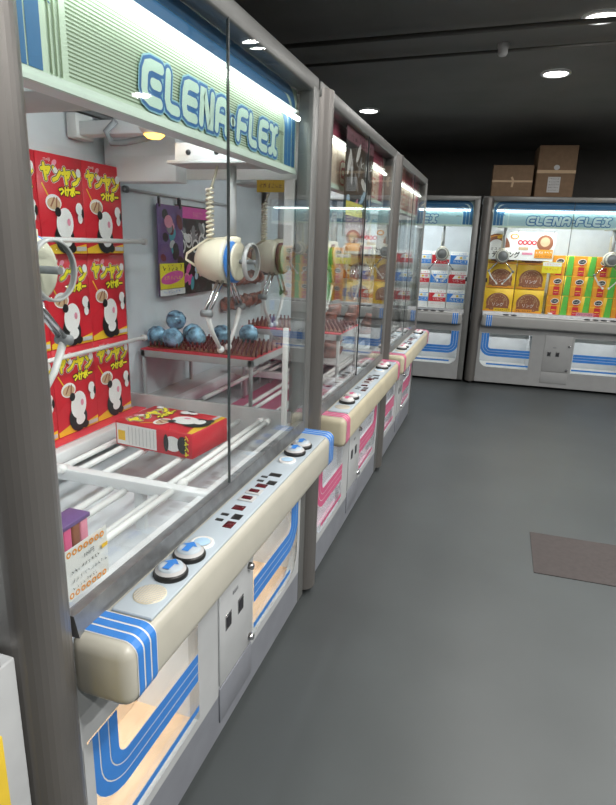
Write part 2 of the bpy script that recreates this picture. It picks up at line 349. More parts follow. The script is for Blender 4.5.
def machine(label, u_w, loc, rz, theme, near=True, cranes=((.35, .145), (1.25, .145)), logo_u=None, art_seed=1, light_w=9, tray='wall', window_w=1.2):
    th = THEME[theme]; W = u_w; D = .86; far = not near
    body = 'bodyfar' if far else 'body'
    t = thing('claw_machine', label, 'claw machine', loc, rz, 'claw machines')
    # pillar at the left, flat frame at the right
    pr = arc(.058, .03, .058, PI, 2*PI, 18)+[(.116, .09), (0, .09)]
    MB().prism(pr, Matrix.Translation((0, 0, .03)), 1.95, 'pillar').build('pillar', t)
    MB().box((W-.065, -.003, .03), (W-.004, .05, 1.965), 'frame', .004).build('side_frame', t)
    MB().box((.0, 0, 1.95), (W-.004, .055, 2.0), 'frame', .006).build('top_frame', t)
    MB().box((.0, .055, 1.975), (W-.004, D, 1.997), 'grey', .002).build('roof', t)
    # lower body: front plate with two window openings
    fr = [.125, .56*W/1.457, .925*W/1.457, W-.08]; zb, zt, R = .19, (.535 if near else .58), .10
    y0 = .0
    def hole(a, b_, left): 
        if left: return arc(a+R, zb+R, R, PI, 1.5*PI, 8)+[(b_, zb), (b_, zt), (a, zt)]
        return [(a, zb)]+arc(b_-R, zb+R, R, 1.5*PI, 2*PI, 8)+[(b_, zt), (a, zt)]
    hs = [hole(fr[0], fr[1], True), hole(fr[2], fr[3], False)]
    outer = [(.104, .172), (W-.006, .172), (W-.006, .70), (.104, .70)]
    loops = [[Vector((x, z, 0)) for x, z in outer]]+[[Vector((x, z, 0)) for x, z in h] for h in hs]
    tri = geometry.tessellate_polygon(loops); flat = [p for l in loops for p in l]
    fb = MB().add([(p.x, y0, p.y) for p in flat], [list(q) for q in tri], body)
    for h in hs:
        n = len(h); fb.add([(x, y0, z) for x, z in h]+[(x, y0+.03, z) for x, z in h], [[i, (i+1) % n, n+(i+1) % n, n+i] for i in range(n)], body)
    fb.box((.02, D-.02, .03), (W-.006, D, .70), body); fb.box((.0, .09, .03), (.02, D, .70), body); fb.box((W-.02, .03, .03), (W-.006, D-.02, .70), body)
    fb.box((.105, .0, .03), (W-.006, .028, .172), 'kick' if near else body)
    fo = fb.build('cabinet', t)
    for f_ in (.12, W-.12):
        for g_ in (.1, D-.1): pass
    for q in ((.06, .05), (W-.1, .1), (.1, D-.1), (W-.1, D-.1)):
        MB().tube([(q[0], q[1], 0), (q[0], q[1], .04)], .022, 'grey', 12).build('foot', t)
    for i, h in enumerate(hs):
        a, b_ = fr[2*i], fr[2*i+1]; left = i == 0
        rb = MB(); dd = .42; tr_ = 'wht' if far else ('wood' if theme == 'blue' else 'lilac')
        rb.box((a-.008, .03, zb-.012), (b_+.008, dd, zb), tr_)
        rb.box((a-.008, .03, zb), (a, dd, zt), 'wall'); rb.box((b_, .03, zb), (b_+.008, dd, zt), 'wall')
        rb.box((a-.008, dd, zb-.01), (b_+.008, dd+.01, zt), 'wall'); rb.box((a-.008, .03, zt), (b_+.008, dd, zt+.01), 'wall')
        if near:
            rb.add([(a, .20, zb+.001), (b_, .20, zb+.001), (b_, dd, zb+.17), (a, dd, zb+.17)], [[0, 1, 2, 3]], tr_)
        else: rb.box((a+.01, .20, .51), (b_-.01, .23, .575), 'wht', .004)
        rb.build('prize_chute', t, 'prize chute with pale wood floor' if theme == 'blue' else None)
        wn = MB().prism([(x, z) for x, z in h], rot_to((0, y0+.004, 0), (1, 0, 0), (0, 0, 1)), -.003, 'acry').build('chute_pane', t)
        # printed bands following the window outline
        A = Art(rot_to((0, y0-.0002, 0), (1, 0, 0), (0, 0, 1)), .0003)
        bz = .367; sx = a+.03 if left else b_-.03; ex = b_-.005 if left else a+.005
        for k, (o, wd, mt) in enumerate(((0, .088, 'wht'), (-.0295, .0265, th['band']), (0, .0265, th['band']), (.0295, .0265, th['band']))):
            r_ = .075-o; cx = sx+.093 if left else sx-.093; cz = bz+.075
            pth = [(cx-r_, zt-.003)]+arc(cx, cz, r_, PI, 1.5*PI, 8)+[(ex, cz-r_)] if left else [(cx+r_, zt-.003)]+arc(cx, cz, r_, 0, -.5*PI, 8)+[(ex, cz-r_)]
            A.stroke(pth, wd, mt)
        rim = [(x, z) for x, z in (arc(a+R, zb+R, R, PI, 1.5*PI, 8)+[(ex, zb)] if left else [(ex, zb)]+arc(b_-R, zb+R, R, 1.5*PI, 2*PI, 8))]
        A.stroke([(rim[0][0], zt-.004)]+rim if left else rim+[(rim[-1][0], zt-.004)], .026, body)
        A.rect(min(a+.09, ex), .228, ex if left else b_-.09, .246, th['band']) if left else A.rect(ex, .228, b_-.09, .246, th['band'])
        A.build('window_stripes', wn, th['band']+' stripes around the chute window')
        light('chute_light', 'AREA', ((a+b_)/2, .28, zt-.01), window_w, b_-a-.06, (0, 0, 0), (1, .97, .93), t, .03)
    # service door in the middle
    c0, c1 = .675*W/1.457, .905*W/1.457
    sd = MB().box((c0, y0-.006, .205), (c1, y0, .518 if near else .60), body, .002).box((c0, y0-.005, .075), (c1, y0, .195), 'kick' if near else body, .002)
    so = sd.build('service_door', t)
    for uu in ((c0+.055), (c0+.14)): MB().box((uu-.016, y0-.009, .375), (uu+.016, y0-.005, .415), 'dark', .002).box((uu-.02, y0-.0075, .37), (uu+.02, y0-.005, .42), 'chrome', .001).build('coin_slot', so)
    MB().box((c0+.085, y0-.008, .462), (c0+.12, y0-.005, .474), 'grey', .001).build('number_plate', so)
    for uu, zz in ((c1-.025, .49), (c1-.02, .23)):
        MB().lathe([(.0001, -.016), (.010, -.015), (.012, -.008), (.014, 0)], (uu, y0-.005, zz), (0, 1, 0), 'chrome', 18).build('door_lock', so)
    # control rail
    ra, rb_ = .107, W-.02
    if far: ra, rb_ = .115, W-.07
    cr = MB().box((ra, -.118 if near else -.07, .655), (rb_, .012, .782), th['cap'] if theme == 'pink' else th['cap'], .026, 4)
    co = cr.build('control_rail', t)
    # stripes wrapped round both ends of the rail
    for s, e in ((0, ra+.035), (1, rb_-.035)):
        yf = -.118 if near else -.07
        for k in range(3):
            cx = e+(k*.021 if s == 0 else -k*.021)
            if not near: cx += .02 if s == 0 else -.02
            sec = [(-.002, .7828), (yf+.026, .7828)]+[(yf+.026-.0268*math.sin(q*PI/12), .756+.0268*math.cos(q*PI/12)) for q in range(1, 7)]+[(yf-.0008, .681)]+[(yf+.026-.0268*math.cos(q*PI/12), .681-.0268*math.sin(q*PI/12)) for q in range(1, 5)]
            sb = MB(); n = len(sec); h_ = .0085
            for (ww, mt, of) in ((.0105, 'wht', 0), (.0083, th['band'], .0006)):
                vs = []
                for (y_, z_) in sec:
                    oy = -of if z_ < .77 else 0; oz = of if y_ > yf+.02 else of*.7
                    vs += [(cx-ww, y_+oy, z_+(oz if z_ > .7 else -of)), (cx+ww, y_+oy, z_+(oz if z_ > .7 else -of))]
                sb.add(vs, [[2*i, 2*i+1, 2*i+3, 2*i+2] for i in range(n-1)], mt)
            sb.build('rail_stripe', co, th['band']+' stripe wrapped round the end of the control rail')
    p0, p1 = ra+.09, rb_-.10
    zc = .788
    if near:
        pl = MB().box((p0, -.107, .78), (p1, -.018, zc), 'plate', .003).build('control_plate', t)
        cu = .757*W/1.457
        def pos(u): return u*W/1.457
        for uu in (.340, .418, 1.125, 1.195):
            bt = MB().lathe([(.036, 0), (.037, .006), (.034, .012), (.028, .014)], (pos(uu), -.062, zc), (0, 0, 1), 'ink')
            bt.lathe([(.034, .011), (.029, .016), (.0262, .018)], (pos(uu), -.062, zc), (0, 0, 1), 'lgrey')
            bt.lathe([(.027, .013), (.026, .021), (.018, .023), (.0001, .024)], (pos(uu), -.062, zc), (0, 0, 1), 'plate' if theme == 'blue' else 'wht')
            aa = Art(rot_to((pos(uu), -.062, zc+.0242), (1, 0, 0), (0, 1, 0)), mb=bt)
            aa.poly([(-.02, -.008), (.004, -.008), (.004, -.018), (.022, 0), (.004, .018), (.004, .008), (-.02, .008)], 'blue' if theme == 'blue' else 'pink')
            bt.build('push_button', pl)
        for uu in (.477, 1.05):
            MB().lathe([(.028, 0), (.028, .005), (.022, .006), (.019, .004), (.0001, .004)], (pos(uu), -.062, zc), (0, 0, 1), 'wht').lathe([(.019, .006), (.012, .008), (.0001, .008)], (pos(uu), -.062, zc), (0, 0, 1), 'lbl').build('ring_button', pl)
        g = MB().lathe([(.033, 0), (.033, .0015), (.0001, .0016)], (pos(.262), -.062, zc), (0, 0, 1), 'ivory')
        ga = Art(rot_to((pos(.262), -.062, zc+.0016), (1, 0, 0), (0, 1, 0)), mb=g)
        for k in range(-5, 6):
            h_ = math.sqrt(max(0, .031**2-(k*.0055)**2)); ga.h = .0004
            ga.stroke([(k*.0055, -h_), (k*.0055, h_)], .0022, 'lgrey')
        ga.h = .0006
        for k in range(-5, 6):
            h_ = math.sqrt(max(0, .031**2-(k*.0055)**2)); ga.h = .0007
            ga.stroke([(-h_, k*.0055), (h_, k*.0055)], .0015, 'ivory')
        g.build('speaker_grille', pl)
        for uu, yy, su, sy_, mt in ((.585, -.08, .017, .012, 'disp'), (.60, -.045, .006, .01, 'ink'), (.63, -.08, .014, .012, 'ink'), (.632, -.045, .006, .01, 'ink'), (.68, -.062, .013, .016, 'disp'),
                                    (.835, -.062, .012, .016, 'disp'), (.865, -.082, .014, .013, 'ink'), (.868, -.045, .006, .01, 'ink'), (.90, -.045, .006, .01, 'ink'), (.925, -.07, .012, .018, 'ink')):
            MB().box((pos(uu-su), yy-sy_, zc-.001), (pos(uu+su), yy+sy_, zc+.0015), mt, .0006).build('display', pl)
        for uu in (.738, .787):
            MB().box((pos(uu-.017), -.082, zc-.001), (pos(uu+.017), -.038, zc+.004), 'lgrey', .002).box((pos(uu-.009), -.074, zc+.002), (pos(uu+.009), -.046, zc+.007), 'disp', .002).build('coin_inlet', pl)
    else:
        pl = MB().box((p0-.05, -.062, .78), (p1+.06, -.01, .786), 'wht', .002).build('control_plate', t)
        for uu in (.36, .44, W-.47, W-.39, W-.55, W-.3):
            MB().lathe([(.03, 0), (.03, .01), (.0001, .014)], (uu, -.036, .786), (0, 0, 1), 'dark', 16).build('push_button', pl)
    # sill under the glass
    MB().add([(.118, -.011, .775), (.118, -.001, .818), (.118, .022, .818), (.118, .022, .775), (W-.064, -.011, .775), (W-.064, -.001, .818), (W-.064, .022, .818), (W-.064, .022, .775)],
             [[0, 4, 5, 1], [1, 5, 6, 2], [2, 6, 7, 3], [0, 1, 2, 3], [4, 7, 6, 5]], 'rail').build('sill', t)
    mid = .758*W/1.457
    MB().box((.104, .008, .815), (mid+.012, .013, 1.955), 'glass').build('glass_door', t)
    MB().box((mid-.004, .001, .815), (W-.06, .006, 1.955), 'glass').build('glass_door', t)
    MB().box((mid-.0025, .0, .80), (mid+.0025, .006, 1.955), 'edge').build('door_edge_strip', t)
    MB().box((W-.082, .012, 1.12), (W-.06, .03, 1.165), 'dark', .003).build('door_latch', t)
    MB().box((.103, .014, 1.12), (.128, .03, 1.165), 'dark', .003).build('door_latch', t)
    # interior
    MB().box((.02, D-.03, .70), (W-.01, D-.021, 1.975), 'wall').build('back_panel', t)
    MB().box((.02, .02, .63), (W-.02, D-.02, .645), tray).build('prize_floor', t)
    MB().box((W-.018, .05, .828), (W-.013, D-.03, 1.95), 'acry').build('side_pane', t)
    sp = MB().box((W-.022, .05, .70), (W-.006, D-.02, .83), 'lgrey', .002); sp.box((W-.022, D-.06, .83), (W-.008, D-.03, 1.95), 'wht')
    sp.box((W-.022, .05, 1.68), (W-.008, D-.03, 1.95), 'wht')
    sp.build('side_panel', t)
    pd = MB()
    pd.box((.105, .03, .755), (W-.03, .07, .792), 'white', .003)                # front beam
    pd.box((mid-.06, .03, .765), (mid-.025, .70, .80), 'white', .003)          # divider beam
    pd.box((mid-.05, .60, .645), (mid-.03, .63, .765), 'white'); pd.box((mid-.05, .25, .645), (mid-.03, .28, .765), 'white')
    pd.box((.03, .66, .735), (W-.03, .70, .775), 'white', .003)
    pd.build('deck_frame', t)
    MB().box((.03, .70, .70), (W-.03, .83, .7745), 'lgrey' if near else 'wht', .002).build('back_ledge', t)
    if near:
        for dd in (.15, .178, .28, .43, .515, .575):
            u1 = W-.03 if dd < .2 else (mid+.30 if dd > .35 else W-.12)
            pb = MB().tube([(mid-.03, dd, .792 if dd < .2 else .772), (W-.035, dd, .792 if dd < .2 else .772)], .0095, 'tubew', 12)
            if dd < .2: pb.lathe([(.0001, -.012), (.012, -.01), (.014, 0), (.012, .012), (.0001, .014)], (W-.06, dd, .792), (1, 0, 0), 'tubew', 14)
            pb.build('prize_bar', t)
        for dd, u1 in ((.152, .755), (.20, .62), (.305, .62), (.35, .62)):
            pb = MB().tube([(.11, dd, .79 if dd < .16 else .765), (mid-.06 if dd > .16 else mid-.0, dd, .79 if dd < .16 else .765)], .0095, 'tubew', 12)
            if dd < .16: pb.lathe([(.0001, -.012), (.012, -.01), (.015, 0), (.012, .012), (.0001, .014)], (mid-.0, dd, .79), (1, 0, 0), 'tubew', 14)
            pb.build('prize_bar', t)
        MB().lathe([(.0001, -.014), (.013, -.012), (.016, 0), (.013, .012), (.0001, .014)], (mid-.06, .52, .80), (1, 0, 0), 'tubew', 14).tube([(.11, .52, .80), (mid-.06, .52, .80)], .0095, 'tubew', 12).build('prize_bar', t)
    # gantry
    MB().tube([(.06, .80, 1.885), (W-.04, .80, 1.885)], .012, 'chrome', 12).build('gantry_rail', t)
    MB().tube([(.06, .12, 1.885), (W-.04, .12, 1.885)], .012, 'chrome', 12).build('gantry_rail', t)
    for uc, dd in cranes: crane(t, uc, dd, th)
    # sign board with its arch of bands, ruled lines and lettering
    s0, s1, zb_, zt_ = .11, W-.06, 1.70, 1.95; sy = .06
    sb = MB().box((s0, sy, zb_), (s1, sy+.003, zt_), th['sheet'])
    A = Art(rot_to((0, sy-.0002, 0), (1, 0, 0), (0, 0, 1)), .0003, .0003, sb)
    zl = zb_+.018
    k = 0
    while zl < 1.86:
        h0 = A.h; A.rect(s0+.17, zl, s1-.15, zl+.0026, th['line']); A.h = h0; zl += .0062
    A.lay()
    for off, wd, mt in ((.082, .03, th['sband']), (.115, .03, th['sband']), (.0475, .03, th['sband'])):
        aa, bb, tt = s0+off-.02, s1-off+.02, zt_-.0-off*.9+.03
        A.stroke([(aa, zb_+.012), (aa, tt-.06)]+arc(aa+.06, tt-.06, .06, PI, PI/2, 6)+arc(bb-.06, tt-.06, .06, PI/2, 0, 6)+[(bb, zb_+.012)], wd, mt)
    for off in (.138, .149, .160):
        A.rect(s0+off-.012, zb_+.012, s0+off-.008, 1.86, th['line']); A.rect(s1-off+.008, zb_+.012, s1-off+.012, 1.86, th['line'])
    A.rect(s0, zb_, s1, zb_+.010, 'slight')
    lu = logo_u or (.483, 1.215)
    logo(A, lu[0]+.01, 1.733, lu[1]-lu[0]-.02, .066, th)
    A.text('namco', s1-.155, 1.80, .022, 'ink', .01)
    A.build('sign_board', t, 'sign reading CLENA-FLEX with '+th['band']+' bands')
    MB().box((s0, sy+.003, zb_-.006), (s1, sy+.05, zb_-.002), 'white').box((s0, sy-.006, zb_-.008), (s1, sy+.003, zb_), 'slight').build('sign_lip', t)
    MB().tube([(.15, sy-.022, 1.858), (W-.10, sy-.022, 1.858)], .0075, 'tube', 12).build('fluorescent_tube', t)
    MB().add([(.14, sy-.001, 1.876), (W-.09, sy-.001, 1.876), (W-.09, sy-.020, 1.882), (.14, sy-.020, 1.882), (W-.09, sy-.036, 1.872), (.14, sy-.036, 1.872)], [[0, 1, 2, 3], [3, 2, 4, 5]], 'white').build('added_tube_shield', t)  # added shield that blocks the tube's upward light, so the sign top stays darker
    MB().box((.14, sy+.06, 1.885), (W-.10, sy+.14, 1.915), 'white', .003).build('light_fitting', t)
    light('cabinet_light', 'AREA', (W/2, sy+.11, 1.88), light_w, W-.35, (math.radians(25), 0, 0), (.93, .98, 1), t, .06)
    return t
XF = -.65
m0 = thing('prize_cabinet', 'white prize cabinet with yellow stripe at the left edge, beside the big grey pillar', 'cabinet', (XF, -.62, 0), PI/2)
MB().box((0, .005, .03), (1.212, .80, .83), 'body', .004).build('cabinet', m0)
MB().box((.02, .0, .10), (1.168, .006, .72), 'yellow', .002).build('yellow_stripe', m0)
MB().box((.03, .02, 0), (1.15, .78, .03), 'grey').build('plinth', m0)
MB().box((0, .005, .83), (1.185, .03, .90), 'dark', .002).box((0, .005, 1.9), (1.185, .80, 1.98), 'grey', .003).box((1.15, .005, .90), (1.185, .03, 1.9), 'grey').box((0, .005, .90), (.03, .03, 1.9), 'grey').box((0, .77, .83), (1.185, .80, 1.9), 'wall').build('upper_frame', m0)
MB().box((.03, .012, .90), (1.15, .017, 1.9), 'glass').build('glass_door', m0)
light('cabinet_light', 'AREA', (.6, .35, 1.88), 5, .9, (0, 0, 0), (.95, .98, 1), m0, .06)
m1 = machine('blue striped claw machine in the foreground holding red snack boxes', 1.455, (XF, .60, 0), PI/2, 'blue', cranes=((.355, .185), (1.235, .145)), light_w=10)
m2 = machine('pink striped claw machine second in the near row, with a poster on its glass', 1.50, (XF, 2.075, 0), PI/2, 'pink', cranes=((.42, .22), (1.2, .2)), light_w=6)
m3 = machine('pink striped claw machine at the far end of the near row', 1.475, (XF, 3.585, 0), PI/2, 'pink', cranes=((.4, .2), (1.2, .25)), light_w=9)
TH = .0577
def farloc(t): return (-.262+math.cos(TH)*t, 6.634+math.sin(TH)*t, 0)
mA = machine('grey claw machine against the back wall holding red, white and blue boxes', 1.72, farloc(-1.74), TH, 'far', near=False, cranes=((.35, .2), (1.36, .16)), logo_u=(.50, 1.28), light_w=19, window_w=.5)
mB = machine('grey claw machine against the back wall holding yellow boxes, on the right', 1.72, farloc(0), TH, 'far', near=False, cranes=((.27, .16), (1.36, .16)), logo_u=(.46, 1.26), light_w=19, window_w=.5)

def N(u, d, z, y0=.60): return Vector((XF-d, y0+u, z))     # near-row cabinet coordinates -> room
def FB(u, d, z): 
    o = farloc(u); return Vector((o[0]-math.sin(TH)*d, o[1]+math.cos(TH)*d, z))

# fittings seen only inside the first machine
hb = MB().box((1.36, .50, 1.665), (1.44, .80, 1.83), 'white', .004).build('motor_housing', m1)
cc = MB(); pts = [(1.16, .60, 1.83), (1.16, .64, 1.80), (1.16, .62, 1.765), (1.16, .57, 1.765), (1.16, .50, 1.775), (1.16, .44, 1.785)]
cc.tube(pts, .0105, 'grey', 8); cc.build('cable_chain', m1)
MB().lathe([(.0001, 0), (.03, .0), (.045, .015), (.05, .03), (.02, .05), (.0001, .05)], (1.1, .42, 1.775), (0, 0, 1), 'lgrey').build('work_lamp', m1)
MB().lathe([(.0001, -.012), (.02, -.010), (.032, 0)], (1.1, .42, 1.775), (0, 0, 1), 'amber').build('amber_lens', m1, 'glowing amber lens')
MB().lathe([(.0001, -.03), (.03, -.028), (.042, -.012), (.045, 0)], (1.0, .70, 1.90), (0, 0, 1), 'wht').build('dome_fitting', m1)
for mm, uu in ((m1, 1.40), (m2, .17)):
    MB().box((uu, .06, 1.45), (uu+.03, .10, 1.68), 'wht', .004).build('speaker_box', mm)
    MB().box((uu-.05, .055, .80), (uu-.035, .075, 1.17), 'wht', .003).build('corner_bracket', mm)
for zz, dd in ((1.075, .70), (1.452, .68)):
    MB().tube([(.12, dd, zz), (1.42, dd, zz)], .008, 'tubew', 12).lathe([(.0001, 0), (.013, 0), (.013, .014), (.0001, .014)], (1.41, dd, zz), (1, 0, 0), 'lgrey', 14).build('retaining_rod', m1)
MB().box((.55, .705, .774), (1.42, .76, .778), 'redcloth').build('ledge_cloth', m1, 'red sheet laid on the back ledge')

# ------------------------------------------------------------------ boxes of snack sticks (red)
def snack_box():
    W_, D_, H_ = .213, .085, .312
    b = MB().box((-W_/2, 0, 0), (W_/2, D_, H_), 'red', .0025, 1)
    A = Art(rot_to((0, 0, 0), (1, 0, 0), (0, 0, 1)))
    A.rect(-.104, .003, .104, .09, 'red'); A.poly([(-.104, .09), (-.06, .12), (0, .095), (.05, .125), (.104, .1), (.104, .085), (-.104, .085)], 'red')
    A.poly([(-.104, .003), (.104, .003), (.104, .035), (.03, .022), (-.03, .04), (-.104, .02)], 'ylo')
    A.text('meiji', -.06, .293, .016, 'wht', .02); A.ell(-.028, .286, .012, .008, 'rose', .5)
    A.stroke([(-.09, .22), (-.06, .175)], .005, 'ylo')
    # title
    for off, mt in ((.0085, 'wht'), (.0066, 'ink'), (.0038, 'yel')):
        A.fat('ヤンヤン', 0.0, .246, .058, mt, off, .80, -.06)
    for off, mt in ((.0055, 'ink'), (.0024, 'yel')):
        A.fat('つけボー', .035, .200, .032, mt, off, .8, .02)
    A.ell(-.045, .163, .036, .026, 'wht'); A.ell(-.045, .160, .03, .019, 'tan'); A.stroke([(-.06, .15), (-.04, .18)], .006, 'brown'); A.stroke([(-.035, .145), (-.03, .18)], .006, 'brown')
    # plain pale and dark shapes in place of the printed figure
    A.ell(-.005, .052, .046, .05, 'ink', .3); A.ell(.0, .1, .04, .05, 'wht', -.15); A.ell(.005, .045, .024, .02, 'wht', .2)
    A.ell(-.03, .135, .014, .015, 'ink'); A.ell(.018, .105, .008, .012, 'rose'); A.ell(.03, .018, .016, .012, 'ink', .4)
    A.ell(.072, .15, .017, .02, 'wht'); A.ell(.074, .118, .012, .016, 'wht'); A.ell(.088, .135, .006, .016, 'ink')
    A.ell(-.03, .262, .01, .009, 'wht'); A.ell(.078, .265, .012, .014, 'wht')
    A.rect(.045, .012, .095, .026, 'lgrey')
    # left side: white label and a small print; top: title again
    S = Art(rot_to((-W_/2, D_, 0), (0, -1, 0), (0, 0, 1)))
    S.rect(.006, .14, D_-.006, .305, 'wht'); S.rect(.02, .27, .055, .30, 'ylo')
    for k in range(8): S.rect(.012, .15+k*.0145, D_-.012, .1525+k*.0145, 'lgrey')
    S.ell(.042, .075, .026, .035, 'wht'); S.ell(.042, .10, .03, .01, 'ink'); S.ell(.044, .035, .03, .02, 'ink'); S.fat('ヤンヤン', .042, .018, .018, 'yel', .001)
    Tt = Art(rot_to((0, 0, H_), (1, 0, 0), (0, 1, 0))); Tt.fat('ヤンヤン', 0, D_/2, .045, 'yel', .002)
    for q in (S, Tt): A.mb.add(q.mb.v, [], 'ink')
    A2 = MB(); 
    for q in (A, S, Tt):
        o = len(A2.v); 
        A2.v += q.mb.v
        for f, i in zip(q.mb.f, q.mb.m): A2.f.append([o+x for x in f]); A2.m.append(A2.mi(q.mb.mats[i])); A2.sm.append(False)
    return b, A2
def copy_tree(o, parent=None):
    c = o.copy(); C.objects.link(c)
    if parent: c.parent = parent
    for ch in [x for x in bpy.data.objects if x.parent == o]: copy_tree(ch, c)
    return c
def proto(name, builder):
    b, a = builder(); o = b.build(name); p = a.build('printed_design', o); return o
sb0 = proto('snack_box', snack_box); first = [sb0]
def place(src, used, mat, label, cat, group=None):
    o = src if not used else copy_tree(src); used.append(1)
    o.matrix_world = mat; tag(o, label, cat, group); return o
used = []
RZ = Matrix.Rotation(PI/2, 4, 'Z')
rows = ['bottom', 'middle', 'top']; cols = ['column behind the grey pillar', 'centre column', 'right column']
for ci, yy in enumerate((1.445, 1.66, 1.873)):
    for r in range(3):
        mt = Matrix.Translation((-1.40, yy, .7785+r*.3125)) @ Matrix.Rotation(PI/2+(random.random()-.5)*.02, 4, 'Z')
        place(sb0, used, mt, 'red snack box in the %s, %s of its stack' % (cols[ci], rows[r]), 'snack box', 'red snack boxes standing against the back panel')
lie = Matrix(((0, 0, -1), (1, 0, 0), (0, -1, 0))).to_4x4()
mt = Matrix.Translation((-.865, 1.655, .8680)) @ Matrix.Rotation(-.10, 4, 'Z') @ lie
place(sb0, used, mt, 'red snack box lying flat across the white bars', 'snack box')

# small purple and pink pack in the left field
pk = thing('sweets_pack', 'small clear pack of pink sweets with purple top, low behind the pillar', 'sweets', (-.84, .93, .777), PI/2)
b = MB(); 
for k in range(4): b.box((-.035+k*.027, -.0, 0), (-.011+k*.027, .05, .068), ('rose', 'pink', 'brown', 'rose')[k], .004)
b.build('sticks', pk); MB().box((-.038, -.004, .069), (.075, .054, .08), 'purple', .002).build('pack_top', pk)
# price card inside the glass
def card(name, W_, H_, mat='wht'):
    return MB().box((-W_/2, 0, 0), (W_/2, .0012, H_), mat)
pc = thing('price_card', 'white price card with rows of red rings behind the near glass', 'card', (XF-.016, .785, .835), PI/2)
card('c', .115, .10).build('card', pc)
A = Art(rot_to((0, 0, 0), (1, 0, 0), (0, 0, 1)))
for k in range(7):
    A.ring(-.048+k*.0145, .09, .0045, .003, 'org', 12); A.ring(-.048+k*.0145, .009, .0045, .003, 'org', 12)
A.text('100円', .0, .072, .012, 'ink', .01); glyph_row(A, -.05, .03, .056, .008, 'ink', 1, 9); glyph_row(A, -.05, .05, .038, .009, 'grey', 2, 10); glyph_row(A, -.05, .02, .024, .007, 'ink', 3, 8); A.rect(.035, .062, .052, .07, 'ylo')
A.build('lettering', pc)

q = bmesh.new(); bmesh.ops.create_cube(q, size=1); bmesh.ops.subdivide_edges(q, edges=list(q.edges), cuts=5, use_grid_fill=True)
for v in q.verts:
    x, y, z = v.co; r = max(0, 1-(2*abs(x))**4)*max(0, 1-(2*abs(z))**4)
    v.co = (x*.13+.004*math.sin(z*40), y*.06*(.12+r)+.003*math.sin(x*50+z*30), z*.11+.003*math.sin(x*35))
b = MB(); b.bm(q, 'bag', True); bag = b.build('snack_bag')
# posters hanging from the rod in the second machine
prr = random.Random(5)
for r_i in range(3):
    for c_i in range(6):
        o = bag.copy(); C.objects.link(o); o.scale = (.62, .9, .7)
        o.location = (-1.455+.01*prr.random(), 2.98+c_i*.092, 1.12+r_i*.135); o.rotation_euler = (.05, (prr.random()-.5)*.4, PI/2+(prr.random()-.5)*.4)
        tag(o, 'small brown packet on the back panel, %s row, %s' % (('bottom', 'middle', 'top')[r_i], ('nearest the posters', 'second from the posters', 'third from the posters', 'fourth from the posters', 'fifth from the posters', 'farthest from the posters')[c_i]), 'snack packet', 'brown packets on the back panel')
rod = MB().tube([(.02, .82, 1.652), (.95, .82, 1.652)], .006, 'lgrey', 10).lathe([(.0001, 0), (.014, 0), (.014, .015), (.0001, .015)], (.03, .82, 1.652), (1, 0, 0), 'grey', 14).build('poster_rod', m2)
def poster(label, mat, W_, H_, kind, seed):
    t = thing('poster', label, 'poster', mat=mat)
    base = {'a': 'purple', 'b': 'ink', 'c': 'ink', 'r': 'ink'}[kind]
    MB().box((-W_/2, 0, 0), (W_/2, .0015, H_), base).build('sheet', t)
    A = Art(rot_to((0, 0, 0), (1, 0, 0), (0, 0, 1))); R = random.Random(seed); w, h = W_, H_
    if kind == 'a':
        for k in range(14): A.ell((R.random()-.5)*w*.8, h*(.35+.55*R.random()), w*.12*R.random()+.01, h*.06, R.choice(['rose', 'grey', 'lgrey', 'teal', 'ink', 'darkred', 'ink']), R.random()*3)
        A.ell(-w*.1, h*.82, w*.16, h*.07, 'rose'); A.rect(-w/2+.004, .03, w/2-.004, h*.36, 'yel'); A.ell(0, h*.2, w*.46, h*.07, 'magenta', .12)
        glyph_row(A, -w*.4, w*.4, h*.31, .03, 'ink', seed, 5); glyph_row(A, -w*.35, w*.35, h*.2, .02, 'yel', seed+1, 6); A.rect(-w/2, 0, w/2, .028, 'wht'); glyph_row(A, -w*.4, w*.3, .014, .012, 'blue', seed+2, 7)
    else:
        A.rect(-w/2+.004, h*.86, w/2-.004, h*.985, 'magenta' if kind == 'b' else 'dusty'); A.text('PARTY', w*.1, h*.905, h*.09, 'rose' if kind == 'b' else 'ink', .02, .9 if kind == 'b' else .55) if kind == 'b' else glyph_row(A, -w*.4, w*.4, h*.91, h*.07, 'ink', seed+3, 6)
        for k in range(10): A.ell((R.random()-.5)*w*.8, h*(.45+.35*R.random()), w*.10, h*.045, R.choice(['lgrey', 'wht', 'grey']), R.random()*3)
        for k in range(5 if kind == 'b' else 0): A.ring((-.36+.18*k)*w, h*(.55+.06*(k % 2)), w*.08, w*.03, 'wht', 12)
        for k in range(16): A.ell((R.random()-.5)*w*.85, h*(.08+.33*R.random()), w*.08*R.random()+.01, h*.04, R.choice(['rose', 'purple', 'lgrey', 'teal', 'lbl', 'yel', 'magenta']), R.random()*3)
        glyph_row(A, -w*.42, w*.42, h*.7, h*.07, 'wht', seed, 5)
    if kind == 'c':
        A.rect(-w*.48, h*.2, w*.1, h*.33, 'yel'); A.rect(-w*.48, .01, w*.3, h*.2, 'dusty'); glyph_row(A, -w*.4, w*.1, h*.27, h*.06, 'darkred', 8, 4); glyph_row(A, -w*.4, w*.3, h*.12, h*.05, 'wht', 9, 6)
    A.build('printed_picture', t)
    return t
